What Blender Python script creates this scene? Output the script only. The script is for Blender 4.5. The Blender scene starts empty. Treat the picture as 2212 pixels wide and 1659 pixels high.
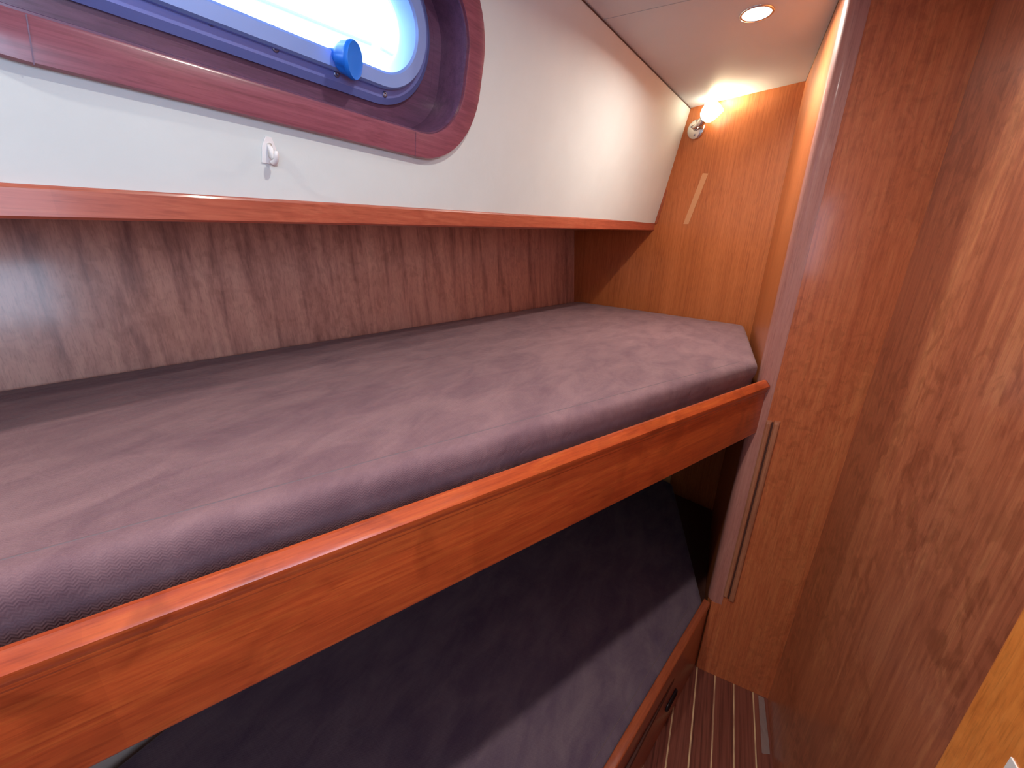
import bpy, bmesh, math, random
from mathutils import Vector, Matrix
random.seed(7)
S = bpy.context.scene
C = S.collection
V = Vector

# ------------------------------------------------------------------ camera
F_PX = 870.0
def cam_setup():
    f = F_PX; cx, cy = 1106.0, 829.5
    def ray(u, v): return V(((u-cx)/f, -(v-cy)/f, -1.0))
    X = ray(1585, 555).normalized(); p = ray(2585, 585)
    Z = p.cross(X).normalized()
    if Z.y < 0: Z = -Z
    Y = Z.cross(X)
    return Matrix((X, Y, Z))                       # world = R @ cam
R3 = cam_setup()
cam_d = bpy.data.cameras.new('camera'); cam = bpy.data.objects.new('camera', cam_d); C.objects.link(cam)
cam_d.sensor_width = 36; cam_d.lens = 36*F_PX/2212
cam_d.clip_start = 0.02
M4 = R3.to_4x4(); M4.translation = (0, 0, 1.5)
cam.matrix_world = M4
S.camera = cam
EYE = V((0, 0, 1.5))
def px(u, v, p, n):                                # a point on a plane seen at a pixel
    r = R3 @ V(((u-1106)/F_PX, -(v-829.5)/F_PX, -1)); p = V(p); n = V(n)
    return EYE + r*((p-EYE).dot(n)/r.dot(n))

# ------------------------------------------------------------------ light and exposure
S.view_settings.view_transform = 'Standard'
S.view_settings.look = 'None'
S.view_settings.gamma = 1
S.view_settings.use_curve_mapping = False
S.view_settings.exposure = 0.42
WORLD_COL = (0.55, 0.74, 1.0); WORLD_STR = 7.5
DOWN_COL = (1.0, 0.93, 0.84)
P_DOWN_FAR = 5.0      # downlight seen in the photo
P_DOWN_NEAR = 4.0    # downlight over the camera
P_DOWN_FILL = 7.0  # unseen downlight added behind the viewer as fill
P_WALL_LAMP = 1.7
w = bpy.data.worlds.new('daylight'); S.world = w; w.use_nodes = True
bg = w.node_tree.nodes['Background']; bg.inputs[0].default_value = (*WORLD_COL, 1); bg.inputs[1].default_value = WORLD_STR

def lamp(kind, name, loc, power, col, radius=0.03, **k):
    d = bpy.data.lights.new(name, kind); d.energy = power; d.color = col
    if kind in ('SPOT', 'POINT'): d.shadow_soft_size = radius
    for a, b in k.items(): setattr(d, a, b)
    o = bpy.data.objects.new(name, d); C.objects.link(o); o.location = loc
    return o
DOWNS = [((1.541, 0.059), P_DOWN_FAR), ((0.50, 0.06), P_DOWN_NEAR), ((-0.55, 0.57), P_DOWN_FILL)]
ZC = 2.147
for (x, y), p in DOWNS:
    lamp('AREA', 'downlight_beam', (x, y, ZC-0.008), p, DOWN_COL, shape='DISK', size=0.05, spread=math.radians(168))

# ------------------------------------------------------------------ tags
def tag(o, label=None, cat=None, group=None, kind=None):
    if label: o['label'] = label
    if cat: o['category'] = cat
    if group: o['group'] = group
    if kind: o['kind'] = kind
    return o
def empty(name, loc=(0, 0, 0)):
    o = bpy.data.objects.new(name, None); o.empty_display_size = .05; C.objects.link(o); o.location = loc
    return o

# ------------------------------------------------------------------ materials
def nt(name):
    m = bpy.data.materials.new(name); m.use_nodes = True
    t = m.node_tree; b = t.nodes['Principled BSDF']
    return m, t, b
def N(t, k, **kw):
    n = t.nodes.new(k)
    for a, b in kw.items(): setattr(n, a, b)
    return n
def L(t, a, b): t.links.new(a, b)
def world_pos(t):
    g = N(t, 'ShaderNodeNewGeometry'); return g.outputs['Position']
def ramp(t, fac, stops):
    r = N(t, 'ShaderNodeValToRGB'); L(t, fac, r.inputs[0])
    e = r.color_ramp.elements
    while len(e) > 1: e.remove(e[0])
    e[0].position = stops[0][0]; e[0].color = (*stops[0][1], 1)
    for p, c in stops[1:]:
        q = e.new(p); q.color = (*c, 1)
    return r.outputs[0]
def noise(t, vec, scale, detail=4, rough=.55, dist=0):
    n = N(t, 'ShaderNodeTexNoise'); n.inputs['Scale'].default_value = scale; n.inputs['Detail'].default_value = detail
    n.inputs['Roughness'].default_value = rough; n.inputs['Distortion'].default_value = dist
    L(t, vec, n.inputs['Vector']); return n.outputs['Fac']
def mix(t, fac, a, b, mode='MIX'):
    m = N(t, 'ShaderNodeMix', data_type='RGBA', blend_type=mode)
    if isinstance(fac, (int, float)): m.inputs[0].default_value = fac
    else: L(t, fac, m.inputs[0])
    for i, c in ((6, a), (7, b)):
        if isinstance(c, tuple): m.inputs[i].default_value = (*c, 1)
        else: L(t, c, m.inputs[i])
    return m.outputs[2]
def mth(t, op, a, b=None, c=None):
    m = N(t, 'ShaderNodeMath', operation=op)
    for i, q in enumerate((a, b, c)):
        if q is None: continue
        if isinstance(q, (int, float)): m.inputs[i].default_value = q
        else: L(t, q, m.inputs[i])
    return m.outputs[0]
def vm(t, op, a, b=None, sc=None):
    m = N(t, 'ShaderNodeVectorMath', operation=op); L(t, a, m.inputs[0])
    if b is not None:
        if isinstance(b, tuple): m.inputs[1].default_value = b
        else: L(t, b, m.inputs[1])
    if sc is not None:
        if isinstance(sc, (int, float)): m.inputs['Scale'].default_value = sc
        else: L(t, sc, m.inputs['Scale'])
    return m.outputs['Value'] if op == 'DOT_PRODUCT' else m.outputs[0]
def wood(name, lo, mid, hi, grain, across=60, along=2.2, rough=.34, coat=.35, blotch=.0, stripes=0.0, broad=.35, blotch_scale=35, stave=0, stave_off=0.0):
    m, t, b = nt(name)
    g = tuple(V(grain).normalized())
    P = world_pos(t)
    d = vm(t, 'DOT_PRODUCT', P, g)
    gv = N(t, 'ShaderNodeCombineXYZ'); gv.inputs[0].default_value, gv.inputs[1].default_value, gv.inputs[2].default_value = g
    al = vm(t, 'SCALE', gv.outputs[0], sc=d)
    ac = vm(t, 'SUBTRACT', P, al)
    # gentle waviness of the grain
    wob = noise(t, vm(t, 'SCALE', P, sc=1.0), 3.0, 2)
    stretched = vm(t, 'ADD', vm(t, 'SCALE', ac, sc=float(across)), vm(t, 'SCALE', al, sc=float(along)))
    stretched = vm(t, 'ADD', stretched, vm(t, 'SCALE', gv.outputs[0], sc=mth(t, 'MULTIPLY', wob, 2.0)))
    fine = noise(t, stretched, 3.2, 6, .65)
    big = noise(t, stretched, .32, 3, .5, .6)
    f = mth(t, 'ADD', mth(t, 'MULTIPLY', fine, 1-broad), mth(t, 'MULTIPLY', big, broad))
    if stripes:
        st = noise(t, vm(t, 'ADD', vm(t, 'SCALE', ac, sc=22.0), vm(t, 'SCALE', al, sc=1.2)), 1.0, 3, .6, .4)
        f = mth(t, 'ADD', mth(t, 'MULTIPLY', f, 1-stripes), mth(t, 'MULTIPLY', st, stripes))
    col = ramp(t, f, [(.30, lo), (.5, mid), (.70, hi)])
    # pores
    por = noise(t, vm(t, 'ADD', vm(t, 'SCALE', ac, sc=420.0), vm(t, 'SCALE', al, sc=24.0)), 1.0, 2, .5)
    pm = ramp(t, por, [(.32, (.72, .68, .66)), (.48, (1, 1, 1))])
    col = mix(t, .55, col, pm, 'MULTIPLY')
    if blotch:
        bl = noise(t, vm(t, 'ADD', vm(t, 'SCALE', ac, sc=1.0), vm(t, 'SCALE', al, sc=.8)), float(blotch_scale), 3, .55, .8)
        bm = ramp(t, bl, [(.38, (.42, .34, .30)), (.54, (1, 1, 1)), (.68, (1.0, 1.0, 1.0))])
        msk = ramp(t, noise(t, P, 3.0, 2), [(.34, (0, 0, 0)), (.56, (1, 1, 1))])
        col = mix(t, mth(t, 'MULTIPLY', msk, blotch), col, bm, 'MULTIPLY')
    if stave:                                       # glued lengths of solid wood, each of its own tone
        wn_ = N(t, 'ShaderNodeTexWhiteNoise', noise_dimensions='1D')
        L(t, mth(t, 'FLOOR', mth(t, 'ADD', mth(t, 'DIVIDE', d, float(stave)), stave_off)), wn_.inputs['W'])
        tone = ramp(t, wn_.outputs[0], [(.0, (.62, .50, .50)), (.35, (.82, .72, .74)), (.65, (1, 1, 1)), (1.0, (1.0, 1.15, 1.1))])
        col = mix(t, .28, col, tone, 'MULTIPLY')
    L(t, col, b.inputs['Base Color'])
    b.inputs['Roughness'].default_value = rough
    b.inputs['Coat Weight'].default_value = coat; b.inputs['Coat Roughness'].default_value = .14
    bp = N(t, 'ShaderNodeBump'); bp.inputs['Strength'].default_value = .12; bp.inputs['Distance'].default_value = .001
    L(t, fine, bp.inputs['Height']); L(t, bp.outputs[0], b.inputs['Normal'])
    return m
def plain(name, col, rough=.5, metal=0, coat=0, bump=0, bscale=300, var=0):
    m, t, b = nt(name)
    b.inputs['Base Color'].default_value = (*col, 1); b.inputs['Roughness'].default_value = rough
    b.inputs['Metallic'].default_value = metal; b.inputs['Coat Weight'].default_value = coat
    P = world_pos(t)
    if var:
        c = ramp(t, noise(t, P, 9.0, 3), [(.3, tuple(x*(1-var) for x in col)), (.7, tuple(min(1, x*(1+var)) for x in col))])
        L(t, c, b.inputs['Base Color'])
    if bump:
        bp = N(t, 'ShaderNodeBump'); bp.inputs['Strength'].default_value = bump; bp.inputs['Distance'].default_value = .001
        L(t, noise(t, P, bscale, 5, .6), bp.inputs['Height']); L(t, bp.outputs[0], b.inputs['Normal'])
    return m
def emis(name, col, s):
    m, t, b = nt(name)
    b.inputs['Base Color'].default_value = (*col, 1)
    b.inputs['Emission Color'].default_value = (*col, 1); b.inputs['Emission Strength'].default_value = s
    return m
def fabric(name, lo, hi, crease=.55):
    m, t, b = nt(name); P = world_pos(t)
    n1 = noise(t, vm(t, 'MULTIPLY', P, (1.0, 2.2, 1.0)), 7.0, 5, .65, .5)
    n2 = noise(t, P, 900.0, 2)
    f = mth(t, 'ADD', mth(t, 'MULTIPLY', n1, .7), mth(t, 'MULTIPLY', n2, .3))
    L(t, ramp(t, f, [(.36, lo), (.62, hi)]), b.inputs['Base Color'])
    b.inputs['Roughness'].default_value = .9
    b.inputs['Sheen Weight'].default_value = .12; b.inputs['Sheen Roughness'].default_value = .4
    b.inputs['Specular IOR Level'].default_value = .2
    # herringbone weave and soft creases
    sx = N(t, 'ShaderNodeSeparateXYZ'); L(t, P, sx.inputs[0])
    u = mth(t, 'ADD', mth(t, 'MULTIPLY', sx.outputs[0], .9), mth(t, 'MULTIPLY', sx.outputs[1], -.44))
    v_ = mth(t, 'ADD', mth(t, 'ADD', mth(t, 'MULTIPLY', sx.outputs[0], .44), mth(t, 'MULTIPLY', sx.outputs[1], .9)), sx.outputs[2])
    zig = mth(t, 'PINGPONG', mth(t, 'MULTIPLY', u, 1.0), .004)
    wv = mth(t, 'SINE', mth(t, 'MULTIPLY', mth(t, 'ADD', v_, zig), 2*math.pi/.0042))
    bp = N(t, 'ShaderNodeBump'); bp.inputs['Strength'].default_value = .18; bp.inputs['Distance'].default_value = .0006
    L(t, wv, bp.inputs['Height'])
    cr = noise(t, vm(t, 'MULTIPLY', P, (.8, 1.7, 1.0)), 4.5, 3, .5, 1.6)
    cr2 = noise(t, vm(t, 'MULTIPLY', P, (2.6, 1.1, 1.0)), 9.0, 2, .5, 2.2)
    bp2 = N(t, 'ShaderNodeBump'); bp2.inputs['Strength'].default_value = crease; bp2.inputs['Distance'].default_value = .012
    L(t, mth(t, 'ADD', cr, mth(t, 'MULTIPLY', cr2, .35)), bp2.inputs['Height']); L(t, bp.outputs[0], bp2.inputs['Normal'])
    L(t, bp2.outputs[0], b.inputs['Normal'])
    return m

BD = V((0.898, -0.440, 0))            # along the upper bunk board
BN = V((-0.440, -0.898, 0))           # towards the passage
HD = V((-1.008, .184, 0)).normalized()  # along the hull side, towards the viewer
UP = V((0, 0, 1))
M = {}
M['bulkhead'] = wood('veneer_bulkhead', (.34, .085, .022), (.50, .145, .040), (.60, .19, .060), (0, 0, 1), 60, 2.0, .40, .22, broad=.3)
M['orange'] = M['bulkhead']
M['locker'] = wood('veneer_locker', (.46, .105, .038), (.62, .165, .060), (.74, .25, .090), (0, 0, 1), 40, 2.5, .36, .35, blotch=.3, blotch_scale=42)
M['right'] = wood('veneer_figured', (.32, .088, .044), (.49, .158, .074), (.66, .27, .115), (0, 0, 1), 30, 1.6, .30, .55, blotch=.5, blotch_scale=30)
M['recess'] = wood('veneer_hull_side', (.24, .11, .10), (.64, .35, .27), (.82, .50, .38), (0, 0, 1), 30, 1.2, .32, .45, stripes=.6, blotch=.25)
M['board'] = wood('solid_bunk_board', (.36, .045, .012), (.52, .085, .020), (.66, .145, .030), tuple(BD), 45, 3.0, .32, .35, blotch=.45, blotch_scale=14, stave=.42, stave_off=.35)
M['lowboard'] = wood('solid_low_board', (.27, .055, .022), (.38, .085, .032), (.46, .12, .045), (.963, -.268, 0), 45, 3.0, .32, .4, blotch=.2)
M['hullwood'] = wood('solid_fiddle', (.30, .055, .032), (.42, .095, .050), (.52, .15, .08), tuple(HD), 40, 3.0, .38, .2, blotch=.15, stave=.8, stave_off=.1)
M['winwood'] = wood('window_trim_daylight_tint', (.14, .040, .062), (.23, .065, .095), (.30, .095, .13), tuple(HD), 40, 3.0, .3, .5)  # purple shift: blue daylight near the window mixed into the wood tones
M['windark'] = wood('window_liner_daylight_tint', (.085, .040, .075), (.14, .060, .115), (.19, .085, .15), tuple(HD), 25, 4.0, .4, .3)  # veneer tinted violet for the blue haze of the window
M['edge'] = wood('solid_edge_post', (.40, .16, .13), (.50, .21, .17), (.58, .28, .22), (0, 0, 1), 45, 2.0, .48, .15)  # mauve reflection of the window put into the wood tones
M['grip'] = wood('solid_grip', (.40, .15, .08), (.52, .21, .11), (.60, .27, .15), (0, 0, 1), 45, 2.0, .4, .2)
M['casing'] = wood('solid_door_casing', (.72, .20, .036), (.90, .30, .060), (.95, .40, .11), (0, 0, 1), 20, 3.5, .35, .35, blotch=.2)
M['vinyl'] = plain('white_liner', (.665, .715, .705), .62, bump=.35, bscale=55, var=.02)
M['ceil'] = plain('cream_headliner', (.61, .625, .66), .7, bump=.25, bscale=90, var=.015)
M['cream'] = plain('cream_hull_liner', (.66, .52, .44), .7, bump=.3, bscale=120, var=.04)
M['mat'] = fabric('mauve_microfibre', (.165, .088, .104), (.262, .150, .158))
M['matlow'] = fabric('shaded_microfibre', (.095, .060, .095), (.17, .12, .145), .22)  # purple-dark shade under the upper bunk put into the fabric colour
M['stitch'] = plain('stitching', (.16, .11, .12), .9)
M['alu'] = plain('aluminium_daylight_tint', (.30, .46, .92), .38, .35)  # grey metal; the blue of the daylight is in its base colour
M['alu2'] = plain('flange_daylight_tint', (.20, .25, .62), .4, .35)  # flange metal, daylight blue mixed into a darker base
M['rubber'] = plain('black_seal', (.02, .03, .06), .6)
M['knob'] = plain('knob_daylight_tint', (.002, .18, .80), .5, 0, .1)  # dark knob; the blue light on it is painted as its colour
M['screw'] = plain('screw_steel', (.25, .27, .4), .35, .9)
M['chrome'] = plain('polished_chrome', (.82, .80, .78), .14, 1.0)
M['steel'] = plain('satin_steel_white', (.92, .90, .88), .4, .1)
M['black'] = plain('black_plastic', (.010, .010, .016), .4)
M['gap'] = plain('shadow_gap_bead', (.07, .030, .022), .6)
M['white'] = plain('white_plastic', (.80, .78, .78), .35)
M['led'] = emis('downlight_glass', (.93, 1.0, .98), 12.0)
M['shade'] = emis('frosted_shade', (1.0, .90, .66), 7.0)
M['dark'] = plain('dark_locker_wood', (.10, .035, .025), .6)
M['rail'] = plain('grey_rail', (.18, .20, .20), .5)
M['ply'] = wood('bunk_plywood', (.22, .08, .04), (.32, .13, .06), (.4, .18, .09), tuple(BD), 30, 2, .5, .1)
# thin window pane: clear with a weak mirror at grazing angles
mg = bpy.data.materials.new('clear_pane'); mg.use_nodes = True; t = mg.node_tree
for n_ in list(t.nodes): t.nodes.remove(n_)
o_ = N(t, 'ShaderNodeOutputMaterial'); tr = N(t, 'ShaderNodeBsdfTransparent'); gl = N(t, 'ShaderNodeBsdfGlossy'); gl.inputs['Roughness'].default_value = .02
fr = N(t, 'ShaderNodeFresnel'); fr.inputs[0].default_value = 1.3; mx = N(t, 'ShaderNodeMixShader')
tr.inputs[0].default_value = (.93, .98, 1, 1)
L(t, fr.outputs[0], mx.inputs[0]); L(t, tr.outputs[0], mx.inputs[1]); L(t, gl.outputs[0], mx.inputs[2]); L(t, mx.outputs[0], o_.inputs[0])
M['glass'] = mg
M['tape'] = plain('clear_tape', (.55, .45, .43), .18, bump=.5, bscale=160)
M['tape'].node_tree.nodes['Principled BSDF'].inputs['Alpha'].default_value = .32
# floor: teak with pale inlay strips running fore and aft
def floor_mat():
    m, t, b = nt('teak_and_holly'); P = world_pos(t)
    s = N(t, 'ShaderNodeSeparateXYZ'); L(t, P, s.inputs[0]); y = s.outputs[1]
    k = mth(t, 'DIVIDE', mth(t, 'ADD', y, .1445+.0625*10), .0625)
    fr_ = mth(t, 'FRACT', mth(t, 'ADD', k, .5)); dist = mth(t, 'ABSOLUTE', mth(t, 'SUBTRACT', fr_, .5))
    line = mth(t, 'LESS_THAN', dist, .036)
    idx = mth(t, 'FLOOR', k)
    wn = N(t, 'ShaderNodeTexWhiteNoise', noise_dimensions='1D'); L(t, idx, wn.inputs['W'])
    st = vm(t, 'MULTIPLY', P, (2.0, 110.0, 2.0))
    n = noise(t, st, 1.0, 5, .7)
    n = mth(t, 'ADD', n, mth(t, 'MULTIPLY', mth(t, 'SUBTRACT', wn.outputs[0], .5), .12))
    teak = ramp(t, n, [(.34, (.085, .022, .016)), (.5, (.21, .060, .040)), (.7, (.30, .10, .065))])
    wornn = noise(t, vm(t, 'MULTIPLY', P, (12.0, 60.0, 1.0)), 1.0, 3)
    holly = ramp(t, wornn, [(.35, (.45, .26, .16)), (.6, (.82, .60, .33))])
    L(t, mix(t, line, teak, holly), b.inputs['Base Color'])
    b.inputs['Roughness'].default_value = .38; b.inputs['Coat Weight'].default_value = .25
    return m
M['floor'] = floor_mat()

# ------------------------------------------------------------------ mesh helpers
def link(name, vs, fs, mat, parent=None, smooth=False, bevel=0, seg=2, solid=0):
    me = bpy.data.meshes.new(name)
    me.from_pydata([tuple(v) for v in vs], [], fs)
    bm = bmesh.new(); bm.from_mesh(me); bmesh.ops.recalc_face_normals(bm, faces=bm.faces); bm.to_mesh(me); bm.free()
    me.materials.append(mat)
    o = bpy.data.objects.new(name, me); C.objects.link(o)
    if parent:
        o.parent = parent; o.matrix_parent_inverse = Matrix.Translation(-parent.location)
    if smooth:
        for p in me.polygons: p.use_smooth = True
    if bevel:
        b = o.modifiers.new('bevel', 'BEVEL'); b.width = bevel; b.segments = seg; b.limit_method = 'ANGLE'; b.angle_limit = math.radians(35)
        for p in me.polygons: p.use_smooth = True
        wn = o.modifiers.new('wn', 'WEIGHTED_NORMAL')
    if solid:
        b = o.modifiers.new('solid', 'SOLIDIFY'); b.thickness = abs(solid); b.offset = 1 if solid > 0 else -1
    return o
def prism(base, ext):
    base = [V(p) for p in base]; ext = V(ext); n = len(base)
    vs = base+[p+ext for p in base]
    fs = [tuple(range(n))[::-1], tuple(range(n, 2*n))]+[(i, (i+1) % n, n+(i+1) % n, n+i) for i in range(n)]
    return vs, fs
def box(x0, x1, y0, y1, z0, z1):
    return prism([(x0, y0, z0), (x1, y0, z0), (x1, y1, z0), (x0, y1, z0)], (0, 0, z1-z0))
def loft(rings, close_ring=True, caps=False):
    n = len(rings[0]); vs = [p for r in rings for p in r]; fs = []
    for i in range(len(rings)-1):
        for j in range(n if close_ring else n-1):
            a, b = i*n+j, i*n+(j+1) % n
            fs.append((a, b, b+n, a+n))
    if caps: fs += [tuple(range(n))[::-1], tuple(range((len(rings)-1)*n, len(rings)*n))]
    return vs, fs
def merge(*parts):
    vs, fs = [], []
    for v, f in parts:
        k = len(vs); vs += list(v); fs += [tuple(i+k for i in q) for q in f]
    return vs, fs
def frame_of(axis):
    a = V(axis).normalized(); u = a.orthogonal().normalized(); return a, u, a.cross(u)
def lathe(c, axis, prof, n=28, caps=True):        # prof: (radius, along)
    a, u, v = frame_of(axis); c = V(c)
    rings = [[c+a*h+(u*math.cos(2*math.pi*k/n)+v*math.sin(2*math.pi*k/n))*r for k in range(n)] for r, h in prof]
    return loft(rings, True, caps)
def tube(pts, r, n=10):
    pts = [V(p) for p in pts]; rings = []
    up = V((.13, .2, .97))
    for i, p in enumerate(pts):
        d = (pts[min(i+1, len(pts)-1)]-pts[max(i-1, 0)]).normalized(); s = d.cross(up).normalized(); q = s.cross(d)
        rr = r[i] if isinstance(r, (list, tuple)) else r
        rings.append([p+(s*math.cos(2*math.pi*k/n)+q*math.sin(2*math.pi*k/n))*rr for k in range(n)])
    return loft(rings, True, True)
def round_poly(pts, rads, inset=0, seg=6):         # convex polygon, counter-clockwise; inset then round
    n = len(pts); pts = [V((p[0], p[1])) for p in pts]
    def line(i):
        a, b = pts[i], pts[(i+1) % n]; d = (b-a).normalized(); nn = V((-d.y, d.x)); return a+nn*inset, d
    cs = []
    for i in range(n):
        (p, d), (q, e) = line((i-1) % n), line(i)
        cr = d.x*e.y-d.y*e.x; tt = ((q-p).x*e.y-(q-p).y*e.x)/cr
        cs.append(p+d*tt)
    out = []
    for i in range(n):
        a, b, c = cs[i-1], cs[i], cs[(i+1) % n]
        r = max(rads[i]-inset, .004); d1 = (a-b).normalized(); d2 = (c-b).normalized()
        ang = d1.angle(d2); k = r/math.tan(ang/2); p1 = b+d1*k; ctr = b+(d1+d2).normalized()*(r/math.sin(ang/2))
        p2 = b+d2*k; a1 = math.atan2((p1-ctr).y, (p1-ctr).x); a2 = math.atan2((p2-ctr).y, (p2-ctr).x)
        while a2 < a1: a2 += 2*math.pi
        if a2-a1 > math.pi: a2 -= 2*math.pi
        for s in range(seg+1):
            th = a1+(a2-a1)*s/seg; out.append(ctr+V((math.cos(th), math.sin(th)))*r)
    return out

# ------------------------------------------------------------------ room shell
NB = V((-.934, .357, 0)).normalized()   # far bulkhead normal, towards the viewer
BQ = V((2.513, .867, 0))                # a point on it
BT = V((-.357, -.934, 0)).normalized()  # along it, towards the locker
def bulk(s, z, out=0): return BQ+BT*s+UP*z+NB*out
fl = link('floor', *box(-1.42, 2.92, -.45, 1.7, -.03, 0), M['floor']); tag(fl, 'dark teak cabin sole with pale inlay strips', kind='structure')
# bulkhead (the far end): vertical veneer
wf = link('wall_far', *prism([bulk(1.10, 0), bulk(-.45, 0), bulk(-.45, 2.3), bulk(1.10, 2.3)], -NB*.02), M['bulkhead'])
tag(wf, 'glossy orange-brown veneer bulkhead at the far end of the bunks', kind='structure')
# ceiling: two liner panels with a narrow seam
def cy(x): return .293+(2.294-x)*.1826+.13
def slab(x0, x1, z0, z1): return prism([(x0, -.46, z0), (x1, -.46, z0), (x1, cy(x1), z0), (x0, cy(x0), z0)], (0, 0, z1-z0))
ce = merge(slab(1.4025, 2.9, ZC, ZC+.02), slab(-1.42, 1.3995, ZC, ZC+.02), slab(1.38, 1.42, ZC+.012, ZC+.03))
def cut_ceiling():
    o = link('ceiling', *ce, M['ceil']); tag(o, 'cream padded headliner with a narrow seam', kind='structure'); return o
cut_ceiling()
# upper hull side: leaning white liner with the window opening
P0 = V((2.331, .391, 1.655)); P1 = V((2.294, .293, 2.147))
MO = HD.cross(P1-P0).normalized(); MO = MO if MO.y > 0 else -MO     # outboard normal
VD = MO.cross(HD).normalized(); VD = VD if VD.z > 0 else -VD
def pan(h, v, d=0): return P0+HD*h+VD*v+MO*d
def rr(h0, h1, v0, v1, r, d, inset=0, n=14):
    h0 += inset; h1 -= inset; v0 += inset; v1 -= inset; r = max(r-inset, .002); out = []
    for cx_, cy_, a0 in ((h1-r, v1-r, 0), (h0+r, v1-r, 90), (h0+r, v0+r, 180), (h1-r, v0+r, 270)):
        for k in range(n+1):
            a = math.radians(a0+90*k/n); out.append(pan(cx_+r*math.cos(a), cy_+r*math.sin(a), d))
    return out
TR = (1.401, 2.295, .035, .415, .162)
PL = (1.4955, 2.20, .12, .38, .13)
def panel_with_hole():
    bm = bmesh.new()
    outer = [pan(-.02, -.0), pan(3.6, -.172), pan(3.6, .51), pan(-.02, .51)]
    inner = rr(*TR, 0, .03)
    es = []
    for lp in (outer, inner):
        vs = [bm.verts.new(p) for p in lp]
        es += [bm.edges.new((vs[i], vs[(i+1) % len(vs)])) for i in range(len(vs))]
    bmesh.ops.triangle_fill(bm, use_beauty=True, edges=es, normal=MO)
    bmesh.ops.recalc_face_normals(bm, faces=bm.faces)
    me = bpy.data.meshes.new('wall_left'); bm.to_mesh(me); bm.free(); me.materials.append(M['vinyl'])
    o = bpy.data.objects.new('wall_left', me); C.objects.link(o)
    if sum((p.normal.dot(MO)*p.area for p in me.polygons)) > 0: me.flip_normals()
    s = o.modifiers.new('solid', 'SOLIDIFY'); s.thickness = .012; s.offset = -1
    return o
tag(panel_with_hole(), 'off-white leaning hull liner panel around the window', kind='structure')
# hull outside of the window: a light-tight skin round the port
def skin():
    bm = bmesh.new()
    outer = [pan(-.65, .0, .10), pan(3.9, .0, .10), pan(3.9, .7, .10), pan(-.65, .7, .10)]
    inner = rr(*PL, .10, .045); es = []
    for lp in (outer, inner):
        vs = [bm.verts.new(p) for p in lp]
        es += [bm.edges.new((vs[i], vs[(i+1) % len(vs)])) for i in range(len(vs))]
    bmesh.ops.triangle_fill(bm, use_beauty=True, edges=es, normal=MO)
    me = bpy.data.meshes.new('wall_outer'); bm.to_mesh(me); bm.free(); me.materials.append(M['white'])
    o = bpy.data.objects.new('wall_outer', me); C.objects.link(o)
    s = o.modifiers.new('solid', 'SOLIDIFY'); s.thickness = .01; s.offset = 0
    return o
tag(skin(), 'white outer hull skin around the port', kind='structure')
# fiddle board along the foot of the liner, rising towards the far end
def fid(x, lo): # z of the fiddle bottom / top
    z = 1.519+(x-.176)*.100/2.157
    return z if lo else z+.038
def hy(x, off=0): return .396+(2.333-x)*.1829+off
xs = [2.345, -1.3]
def fiddle():
    rings = []
    for x in (2.338, -1.3):
        a, b = fid(x, 1), fid(x, 0)
        prof = [(0, a+.003), (.003, a), (.022, a), (.022, b+.002), (.004, b+.002), (.001, b), (0, b-.003)]
        rings.append([V((x, hy(x)+y-.004, z)) for y, z in prof])
    return loft(rings, True, True)
tag(link('trim_1', *fiddle(), M['hullwood']), 'red-brown wooden fiddle board under the white liner', kind='structure')
# the underside behind it and the veneered hull side of the recess
sof = [V((2.345, hy(2.345)+.012, fid(2.345, 1)+.006)), V((-1.3, hy(-1.3)+.012, fid(-1.3, 1)+.006))]
def ly(x, z): # hull side of the recess
    return .860+(2.511-x)*.184+(z-1.217)*.094
q = [sof[0], sof[1], V((-1.3, ly(-1.3, 1.53), 1.53)), V((2.56, ly(2.56, 1.63), 1.63))]
tag(link('wall_soffit', *prism(q, (0, 0, .012)), M['recess']), 'dark veneer underside above the upper mattress', kind='structure')
q = [V((2.62, ly(2.62, 1.0), 1.0)), V((-1.3, ly(-1.3, 1.0), 1.0)), V((-1.3, ly(-1.3, 1.665), 1.665)), V((2.62, ly(2.62, 1.665), 1.665))]
tag(link('wall_left_recess', *prism(q, (0, .015, 0)), M['recess']), 'striped brown veneer hull side behind the upper mattress', kind='structure')
a, b = pan(-.65, .0, .09), pan(3.9, .0, .09)
tag(link('wall_light_stop', *prism([a, b, V((b.x, 1.7, 1.668)), V((a.x, 1.7, 1.668))], (0, 0, .01)), M['white']), 'white slab outside the port, added against stray skylight', kind='structure')  # slab added to stop skylight leaking in behind the liner
tag(link('wall_hull', *box(-1.42, 2.95, 1.68, 1.7, -.03, 1.67), M['white']), 'white hull side behind the lower bunk', kind='structure')
tag(link('wall_fore', *box(2.9, 2.92, -.45, 1.7, -.03, 2.2), M['white']), 'compartment end beyond the bulkhead', kind='structure')
# lower hull liner: cream, flared
lo_ = [V((2.50, .70, .05)), V((.22, 1.12, .10)), V((-1.3, 1.20, .10))]
hi_ = [V((2.56, ly(2.56, 1.02), 1.02)), V((.22, ly(.22, 1.02), 1.02)), V((-1.3, ly(-1.3, 1.02), 1.02))]
vs = []
for i in range(7):
    k = i/6; kk = k**.8
    for a, b in zip(lo_, hi_):
        p = a.lerp(b, kk); p.z = a.z+(b.z-a.z)*k; vs.append(p)
fs = [(i*3+j, i*3+j+1, i*3+j+4, i*3+j+3) for i in range(6) for j in range(2)]
o = link('wall_left_lower', vs, fs, M['cream'], smooth=True, solid=.01)
tag(o, 'cream hull liner beside the lower mattress', kind='structure')
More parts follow.
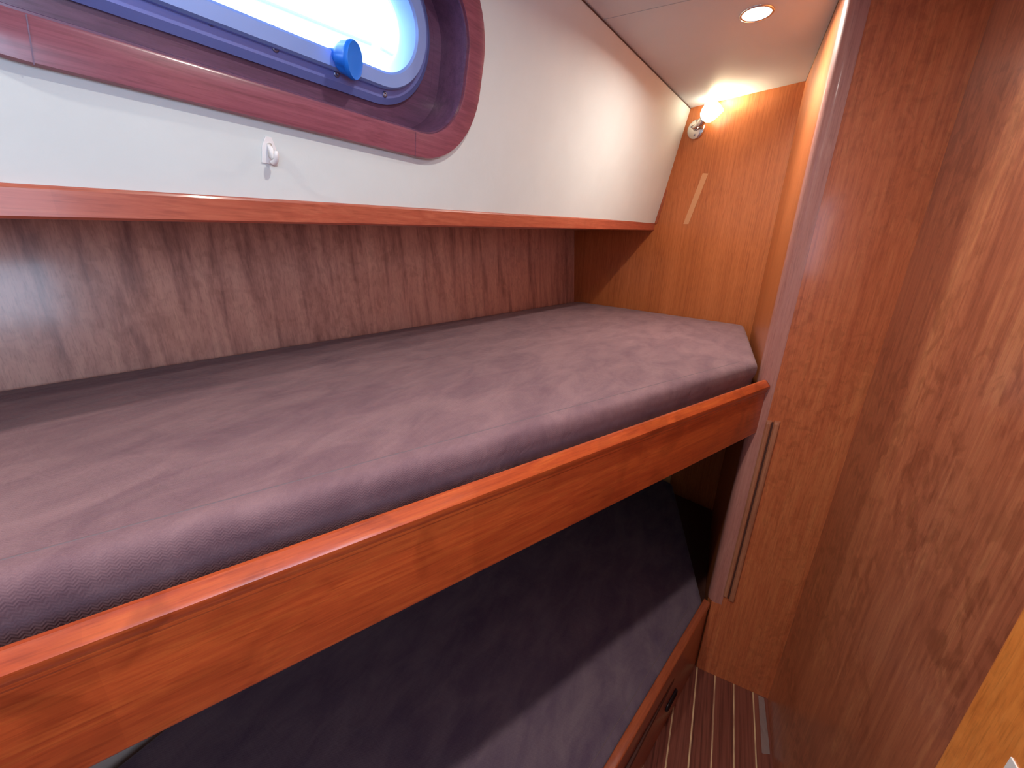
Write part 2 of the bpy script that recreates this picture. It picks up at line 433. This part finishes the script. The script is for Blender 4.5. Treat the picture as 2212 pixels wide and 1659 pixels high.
# right side: longitudinal bulkhead, then near closing walls
YR = -.378
OX0, OX1, OZ0, OZ1 = -.75, .15, 1.42, 1.80  # unseen opening added in the wall to let in cool fill light
tag(link('wall_right', *merge(box(OX1, 1.36, YR-.02, YR, 0, 2.2), box(-1.4, OX0, YR-.02, YR, 0, 2.2), box(OX0, OX1, YR-.02, YR, 0, OZ0), box(OX0, OX1, YR-.02, YR, OZ1, 2.2)), M['right']), 'figured brown veneer wall on the right of the passage', kind='structure')
tag(link('wall_near', *box(-1.42, -1.4, -.45, 1.7, 0, 2.2), M['ceil']), 'cabin end behind the viewer', kind='structure')
# thin dark beads where liner, ceiling and veneer meet
c0, c1 = pan(-.0, .5016, -.001), pan(3.6, .5016, -.001)
tag(link('trim_2', *tube([c0-UP*.0015, c1-UP*.0015], .0018, 6), M['gap']), 'dark joint along the ceiling edge of the white liner', kind='structure')
tag(link('trim_3', *box(1.36, 2.128, -.133, -.128, ZC-.006, ZC), M['gap']), 'dark joint between ceiling and locker side', kind='structure')
e0, e1 = pan(0, -.002, -.001), pan(0, .500, -.001)
tag(link('trim_4', *prism([e0, e0+BT*.013, e1+BT*.013, e1], NB*.006), M['lowboard']), 'red edge strip between white liner and bulkhead', kind='structure')

# ------------------------------------------------------------------ hanging locker at the foot of the passage
lk = empty('hanging_locker', (1.5, -.25, 0)); tag(lk, 'tall veneered locker between bunks and right wall, rounded front corner', 'locker')
XF, YS = 1.346, -.129
link('front_panel', *box(XF, XF+.018, YR, -.150, .0, ZC-.001), M['locker'], lk)
link('side_panel', *box(XF+.018, 2.131, YS-.018, YS, 0, ZC-.001), M['orange'], lk)
def post():
    r = .026; prof = [(XF, YS-.045), (XF, YS-r)]
    for k in range(1, 9):
        a = math.pi/2*k/8; prof.append((XF+r-r*math.cos(a), YS-r+r*math.sin(a)))
    prof += [(XF+.045, YS), (XF+.045, YS-.045)]
    # a hair proud of the panels
    rings = [[V((x-.002, y+.002, z)) for x, y in prof] for z in (.328, ZC-.002)]
    return loft(rings, True, True)
ep = link('corner_post', *post(), M['edge'], lk); ep['label'] = 'rounded solid wood corner post with the window sheen in its colour'
for p in ep.data.polygons: p.use_smooth = True
m_ = ep.modifiers.new('es', 'EDGE_SPLIT'); m_.split_angle = math.radians(40)
link('lower_post', *box(XF-.001, XF+.04, YS-.04, YS-.010, 0, .328), M['locker'], lk, bevel=.005)
# grooved grip rail standing on the front panel
gy0, gy1, gz0, gz1 = -.206, -.167, .352, 1.042
def ridge(y0, y1, z0, z1, h):
    prof = [(y0, 0), (y0, h*.5), (y0+.003, h*.9), ((y0+y1)/2, h), (y1-.003, h*.9), (y1, h*.5), (y1, 0)]
    zs = [(z0, .0), (z0+.010, 1), (z1-.010, 1), (z1-.003, .8), (z1, .0)]
    return loft([[V((XF-hh*k-.0005, y, z)) for y, hh in prof] for z, k in zs], True, True)
g = link('grip_rail', *ridge(-.2055, -.1895, gz0, gz1, .009), M['grip'], lk, smooth=False)
link('grip_rail', *ridge(-.184, -.170, gz0+.01, gz1-.002, .009), M['grip'], lk)
link('grip_groove', *box(XF-.0012, XF+.002, -.1895, -.184, gz0+.01, gz1-.006), M['dark'], lk)
link('grip_groove', *box(XF-.0012, XF+.002, -.170, -.1672, gz0+.02, gz1-.004), M['dark'], lk)

# ------------------------------------------------------------------ upper bunk
ub = empty('upper_bunk', (.5, .6, .98)); tag(ub, 'upper bunk with glossy orange-red lee board and platform above lower bunk', 'bunk')
B0 = V((1.346, -.142, 0))               # back top edge of the board at its far end
def bp_(s, n, z): return B0-BD*s+BN*n+UP*z
def board():
    r = .007; z0 = .990; zt = 1.160
    prof = [(-.006, zt-.004), (-.002, zt), (.004, zt+.0006), (.0155, 1.1495), (.018, 1.146), (.018, 1.139), (.015, 1.134),
            (.0125, 1.130), (.0125, 1.126), (.010, 1.122)]
    for k in range(0, 5):
        a = math.pi/2*k/4; prof.append((.010-r+r*math.cos(a), z0+r-r*math.sin(a)))
    prof += [(-.006, z0), (-.012, z0+.006), (-.012, zt-.02)]
    return prof
prof = board()
def ring_at(s): return [bp_(s, n, z) for n, z in prof]
bo = link('lee_board', *loft([ring_at(s) for s in (.0, .0-0.0+.6, 1.2, 2.2, 2.9)], True, True), M['board'], ub)
bo['label'] = 'glossy orange-red solid wood lee board with bevelled top'
for p in bo.data.polygons: p.use_smooth = True
m_ = bo.modifiers.new('es', 'EDGE_SPLIT'); m_.split_angle = math.radians(32)
# platform
plat = [(1.36, -.118), (2.13, -.118), (2.50, .84), (-1.25, ly(-1.25, 1.0)-.01), (-1.25, 1.14)]
link('platform', *prism([V((x, y, 1.015)) for x, y in plat], (0, 0, .025)), M['ply'], ub)

def mattress(poly, rads, z0, z1, dome, name, mat, lim=.15):
    prof = [(.006, z0), (.006, z0+.06 if z1-z0 > .13 else z0+.008), (.006, z1-.054), (-.001, z1-.036), (-.001, z1-.018), (.002, z1-.009), (.008, z1-.003), (.018, z1), (.06, z1+dome*.4), (.14, z1+dome), (.22, z1+dome)]
    rings = [[V((p.x, p.y, z)) for p in round_poly(poly, rads, i)] for i, z in prof if i <= lim]
    return link(name, *loft(rings, True, True), mat, smooth=True)
um_poly = [(-1.22, 1.170), (1.372, -.1185), (2.135, -.098), (2.492, .835), (-1.22, ly(-1.22, 1.1)-.012)]
# counter-clockwise
um = mattress(um_poly, [.03, .012, .045, .03, .03], 1.0405, 1.205, .006, 'upper_mattress', M['mat'])
tag(um, 'mauve-grey microfibre mattress with cut corner on the upper bunk', 'mattress')
# stitching line along the front edge
front = lambda s, inset, z: V((1.372, -.1185, z))-V((.8957, -.4446, 0))*s+V((.4446, .8957, 0))*inset
link('seam', *tube([front(s, .030, 1.2053) for s in [.05+.1*i for i in range(26)]], .0011, 6), M['stitch'], um)

# ------------------------------------------------------------------ lower bunk
lb = empty('lower_bunk', (.9, .1, 0)); tag(lb, 'low bunk with dark red front board and cap beside the sole', 'bunk')
LD = V((.9645, -.264, 0)).normalized(); LN = V((-.264, -.9645, 0)).normalized()
L0 = V((1.344, -.137, 0))
def lp(s, n, z): return L0-LD*s+LN*n+UP*z
fb = link('front_board', *prism([lp(0, -.018, 0), lp(0, -.002, 0), lp(0, -.002, .30), lp(0, -.018, .30)], -LD*2.55), M['lowboard'], lb)
cp = link('cap_rail', *prism([lp(0, -.022, .296), lp(0, .0015, .296), lp(0, .0015, .320), lp(0, -.022, .326)], -LD*2.55), M['lowboard'], lb, bevel=.004)
lplat = [(-1.2, .50), (1.345, -.128), (2.12, -.128), (2.38, .67), (.33, 1.10), (-1.2, 1.18)]
link('platform', *prism([V((x, y, .20)) for x, y in lplat], (0, 0, .02)), M['dark'], lb)
lm_poly = [(-1.2, .575), (1.330, -.1135), (2.115, .085), (2.32, .64), (.33, 1.075), (-1.2, 1.15)]
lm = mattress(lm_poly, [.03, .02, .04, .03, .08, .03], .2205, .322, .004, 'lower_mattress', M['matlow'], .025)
tag(lm, 'microfibre mattress on the lower bunk, its shade put into the dark colour', 'mattress')
a_, b_ = V((1.325, -.112, 0)), V((-1.2, .575, 0)); dd = (b_-a_).normalized(); nn = V((-dd.y, dd.x, 0)); nn = nn if nn.y > 0 else -nn
link('seam', *tube([a_+dd*s+nn*.028+UP*.3225 for s in [.05+.1*i for i in range(22)]], .001, 6), M['stitch'], lm)
bt_ = link('lit_patch_strip', *box(2.150, 2.17, .10, .175, .2, 1.0), plain('lit_patch_tone', (.50, .29, .11), .5), lb); bt_['label'] = 'pale strip added for the lit patch of bulkhead in the dark corner'  # added strip, the light on this bit of bulkhead put into its colour
# black oval finger pull in the front board
pc = px(1450, 1512, lp(0, 0, 0), LN)
PULL = pc
def pull():
    rings = []
    for r, out in ((1.0, -.001), (1.0, .004), (.86, .007), (.70, .0055), (.62, .003)):
        rg = []
        for k in range(32):
            a = 2*math.pi*k/32; c_, s_ = math.cos(a), math.sin(a)
            hx = .028+.016*r if c_ >= 0 else -(.028+.016*r)
            rg.append(pc+LD*((.028 if c_ > 0 else -.028)+c_*.016*r)+UP*(s_*.016*r)+LN*(out-.002))
        rings.append(rg)
    return loft(rings, True, True)
pl_ = link('finger_pull', *pull(), M['black'], lb, smooth=True); pl_['label'] = 'black oval finger pull'

# ------------------------------------------------------------------ window
wn = empty('window_1', pan(1.85, .2, .02)); tag(wn, 'long oval port with blue-lit metal frame in a wide wood surround', kind='structure')
def ringset(args, prof, name, mat, parent, closed=True, split=30):
    loops = [rr(*args, q_[1], q_[0]) if len(q_) == 2 else rr(*q_[2], q_[1], q_[0]) for q_ in prof]
    if closed: loops.append(loops[0])
    vs, fs = [], []
    n = len(loops[0])
    use = loops[:-1] if closed else loops
    for lp_ in use: vs += lp_
    cnt = len(use)
    for i in range(cnt if closed else cnt-1):
        a0, b0 = i*n, ((i+1) % cnt)*n
        for j in range(n):
            fs.append((a0+j, a0+(j+1) % n, b0+(j+1) % n, b0+j))
    o = link(name, vs, fs, mat, parent, smooth=True)
    m_ = o.modifiers.new('es', 'EDGE_SPLIT'); m_.split_angle = math.radians(split)
    return o
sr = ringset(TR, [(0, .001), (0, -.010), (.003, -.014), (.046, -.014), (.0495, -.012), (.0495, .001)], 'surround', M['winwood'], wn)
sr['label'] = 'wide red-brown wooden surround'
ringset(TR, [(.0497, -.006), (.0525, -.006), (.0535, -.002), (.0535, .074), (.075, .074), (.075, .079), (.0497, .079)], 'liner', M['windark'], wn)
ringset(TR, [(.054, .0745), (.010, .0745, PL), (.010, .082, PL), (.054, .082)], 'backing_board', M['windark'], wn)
# joint lines of the surround pieces
for h_, v0, v1, tilt in ((2.127, .036, .083, -.004), (1.575, .036, .083, .004)):
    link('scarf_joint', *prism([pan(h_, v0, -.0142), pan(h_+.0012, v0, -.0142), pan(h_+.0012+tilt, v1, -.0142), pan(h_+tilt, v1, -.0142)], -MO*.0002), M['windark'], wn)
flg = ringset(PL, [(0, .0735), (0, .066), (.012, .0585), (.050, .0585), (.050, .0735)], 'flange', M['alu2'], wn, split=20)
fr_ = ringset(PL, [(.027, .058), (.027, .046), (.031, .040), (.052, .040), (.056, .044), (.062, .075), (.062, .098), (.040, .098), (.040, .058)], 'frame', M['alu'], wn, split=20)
ringset(PL, [(.0565, .0705), (.0595, .0705), (.0620, .075), (.0565, .075)], 'seal', M['rubber'], wn)
g0 = rr(*PL, .084, .061); g1 = rr(*PL, .090, .061); n = len(g0)
link('pane', g0+g1, [tuple(range(n)), tuple(range(2*n-1, n-1, -1))]+[(i, (i+1) % n, n+(i+1) % n, n+i) for i in range(n)], M['glass'], wn)
# screws in the flange
for u, v in ((455, 47), (595, 105), (727, 160), (831, 204)):
    p = px(u, v, pan(0, 0, .0583), MO)
    link('screw', *lathe(p, -MO, [(.0060, -.001), (.0060, .0006), (.0045, .0020), (.0015, .0022), (.001, .0008)], 14), M['screw'], wn, smooth=True)
# clamp knob
kb, kf = px(734, 124, pan(0, 0, .038), MO), px(768, 131, pan(0, 0, .012), MO); KA = (kf-kb).normalized(); kc = kf-KA*.0135; KU = KA.orthogonal().normalized(); KV = KA.cross(KU)
def knob():
    n = 40; a, u, v = KA, KU, KV; rings = []
    for r, h, lob in ((.012, -.034, 0), (.012, -.020, 0), (.020, -.018, .02), (.0255, -.010, .07), (.0290, .003, .07), (.0305, .006, .0), (.0305, .010, 0), (.0285, .0135, 0), (.0265, .0128, 0), (.012, .0128, 0)):
        rings.append([kc+a*h+(u*math.cos(2*math.pi*k/n)+v*math.sin(2*math.pi*k/n))*r*(1-lob*(1 if k % 5 in (0, 1) else 0)) for k in range(n)])
    return loft(rings, True, True)
ko = link('clamp_knob', *knob(), M['knob'], wn, smooth=True); ko['label'] = 'round dark plastic clamp knob with blue daylight in its colour'
m_ = ko.modifiers.new('es', 'EDGE_SPLIT'); m_.split_angle = math.radians(40)
# daylight portal in the port (sampling aid of the sky)
pd = bpy.data.lights.new('port_portal', 'AREA'); pd.shape = 'RECTANGLE'; pd.size = .60; pd.size_y = .16; pd.cycles.is_portal = True
po = bpy.data.objects.new('port_portal', pd); C.objects.link(po)
zax = MO; xax = HD; yax = zax.cross(xax)
po.matrix_world = Matrix.Translation(pan((PL[0]+PL[1])/2, .25, .12)) @ Matrix((xax, yax, zax)).transposed().to_4x4()
pd = bpy.data.lights.new('side_opening_portal', 'AREA'); pd.shape = 'RECTANGLE'; pd.size = OX1-OX0; pd.size_y = OZ1-OZ0; pd.cycles.is_portal = True
po = bpy.data.objects.new('side_opening_portal', pd); C.objects.link(po); po.location = ((OX0+OX1)/2, YR-.025, (OZ0+OZ1)/2); po.rotation_euler = (math.radians(90), 0, 0)
# deck rails outside
dr = empty('deck_rail', (.6, 1.5, 1.68)); tag(dr, 'pale grey deck rail seen through the bright port', 'rail')
for (u0, v0), (u1, v1) in (((520, -18), (800, 95)), ((823, 105), (882, 138))):
    a, b = px(u0, v0, (0, 1.5, 0), (0, 1, 0)), px(u1, v1, (0, 1.5, 0), (0, 1, 0))
    link('rail_tube', *tube([a, b], .008, 10), M['rail'], dr)
link('stanchion', *tube([V((.75, 1.5, 1.678)), V((.75, 1.5, 2.2))], .008, 10), M['rail'], dr)

# ------------------------------------------------------------------ coat hook on the liner
hk = empty('wall_hook', px(577, 345, pan(0, 0, 0), MO)); tag(hk, 'small white plastic hook on the liner under the window surround', 'hook')
hc = px(581, 326, pan(0, 0, 0), MO)
def hb(h, v, d): return hc-HD*h+VD*v-MO*d          # h to the right in the picture
link('back_plate', *prism([hb(-.013, -.020, 0), hb(.013, -.020, 0), hb(.011, .006, 0), hb(.005, .021, 0), hb(-.005, .021, 0), hb(-.011, .006, 0)], -MO*.0025), M['white'], hk, bevel=.001)
link('prong', *tube([hb(0, .010, .002), hb(0, .004, .007), hb(0, -.008, .010), hb(0, -.015, .013), hb(0, -.016, .018), hb(0, -.012, .023), hb(0, -.004, .026), hb(0, .003, .027)], [.004, .005, .005, .0048, .0045, .0042, .004, .0028], 12), M['white'], hk, smooth=True)

# ------------------------------------------------------------------ reading lamp on the bulkhead
rl = empty('reading_lamp', bulk(0, 0)+BT*.65+UP*2.05); tag(rl, 'chrome swivel reading lamp with glowing white glass shade, high on bulkhead', 'lamp')
lc = px(1503, 279, bulk(0, 0, .008), NB)
link('base', *lathe(lc-NB*.008, NB, [(.041, 0), (.041, .006), (.038, .010), (.010, .0125), (.001, .013)], 36), M['chrome'], rl, smooth=True)
for a in (35, 150, 270):
    p = lc+NB*.0035+(BT*math.cos(math.radians(a))+UP*math.sin(math.radians(a)))*.024
    link('screw', *lathe(p-NB*.001, NB, [(.0045, 0), (.0045, .0012), (.003, .0026), (.0005, .003)], 14), M['screw'], rl, smooth=True)
s0 = px(1520, 258, bulk(0, 0, .046), NB); s1 = px(1551, 222, bulk(0, 0, .056), NB)
ax = (s1-s0).normalized(); j1 = s0-ax*.022
link('arm', *tube([lc+NB*.003, lc+NB*.022+UP*.004, j1], .0095, 16), M['chrome'], rl, smooth=True)
link('cup', *lathe(j1, ax, [(.010, -.010), (.0165, -.004), (.0185, .008), (.0185, .022), (.0165, .025)], 24), M['chrome'], rl, smooth=True)
sh_prof = [(.012, .0), (.021, .002), (.030, .010), (.0355, .024), (.0385, .042), (.0400, .060), (.0405, .068), (.0385, .0685), (.0365, .055), (.0320, .030), (.0290, .020), (.012, .008)]
sh = link('shade', *lathe(s0, ax, sh_prof, 32, True), M['shade'], rl, smooth=True); sh['label'] = 'glowing white glass shade'
rb = lamp('AREA', 'reading_bulb', s0+ax*.036, P_WALL_LAMP, (1.0, .84, .55), shape='DISK', size=.05)
rb.rotation_euler = ax.to_track_quat('-Z', 'Y').to_euler()

# ------------------------------------------------------------------ recessed downlights
def downlight(x, y, label):
    t_ = empty('downlight', (x, y, ZC)); tag(t_, label, 'ceiling light', 'recessed ceiling downlights')
    c_ = V((x, y, ZC+.0005))
    r_ = link('rim', *lathe(c_, (0, 0, -1), [(.044, 0), (.044, .002), (.042, .004), (.037, .004), (.036, .002), (.036, 0)], 36, False), M['chrome'], t_, smooth=True)
    l_ = link('lens', *lathe(c_, (0, 0, -1), [(.036, 0), (.036, .003), (.024, .0045), (.001, .005)], 32), M['led'], t_, smooth=True)
downlight(1.541, .059, 'lit round recessed ceiling light near the locker')
downlight(.50, .06, 'lit round recessed ceiling light above the viewer')
downlight(-.55, .57, 'unseen round ceiling light added behind the viewer as fill')

# ------------------------------------------------------------------ near door casing at the right
dc = empty('door_1', (.53, YR, 0)); tag(dc, 'bright orange wooden door casing at the near right edge', kind='structure')
YC = YR+.020
xe = px(2110, 1474, (0, YC, 0), (0, 1, 0)).x
link('casing', *box(xe-.17, xe, YR+.0005, YC, 0, 2.10), M['casing'], dc, bevel=.015, seg=4)
def pxc(u, v): return px(u, v, (0, YC+.001, 0), (0, 1, 0))
a = pxc(2184, 1634); b = pxc(2212, 1648); 
link('strike_plate', *box(a.x-.03, a.x, YC-.001, YC+.0015, a.z-.09, a.z), M['steel'], dc, bevel=.0007)

# ------------------------------------------------------------------ marks
# pale adhesive remnant on the bulkhead
rs = [px(u, v, bulk(0, 0, .0006), NB) for u, v in ((1518, 374), (1530, 375), (1487, 484), (1476, 484))]
tag(link('tape_residue', *prism(rs, NB*.0004), plain('tape_residue', (.62, .30, .14), .8)), 'pale strip of tape residue on the bulkhead below the reading lamp', 'tape residue')
tp = [V((1.345-.004, -.348, .0012)), V((1.14, -.349, .0012)), V((1.15, -.372, .0012)), V((1.341, -.366, .0012))]
vs, fs = [], []
for i in range(9):
    for j in range(4):
        p = tp[0].lerp(tp[1], i/8).lerp(tp[3].lerp(tp[2], i/8), j/3); p.z = .0012+.003*random.random()*(i > 4); vs.append(p)
for i in range(8):
    for j in range(3): fs.append((i*4+j, i*4+j+1, (i+1)*4+j+1, (i+1)*4+j))
tag(link('clear_tape', vs, fs, M['tape'], smooth=False, solid=.0003), 'wrinkled strip of clear tape on the sole against the right wall', 'tape')
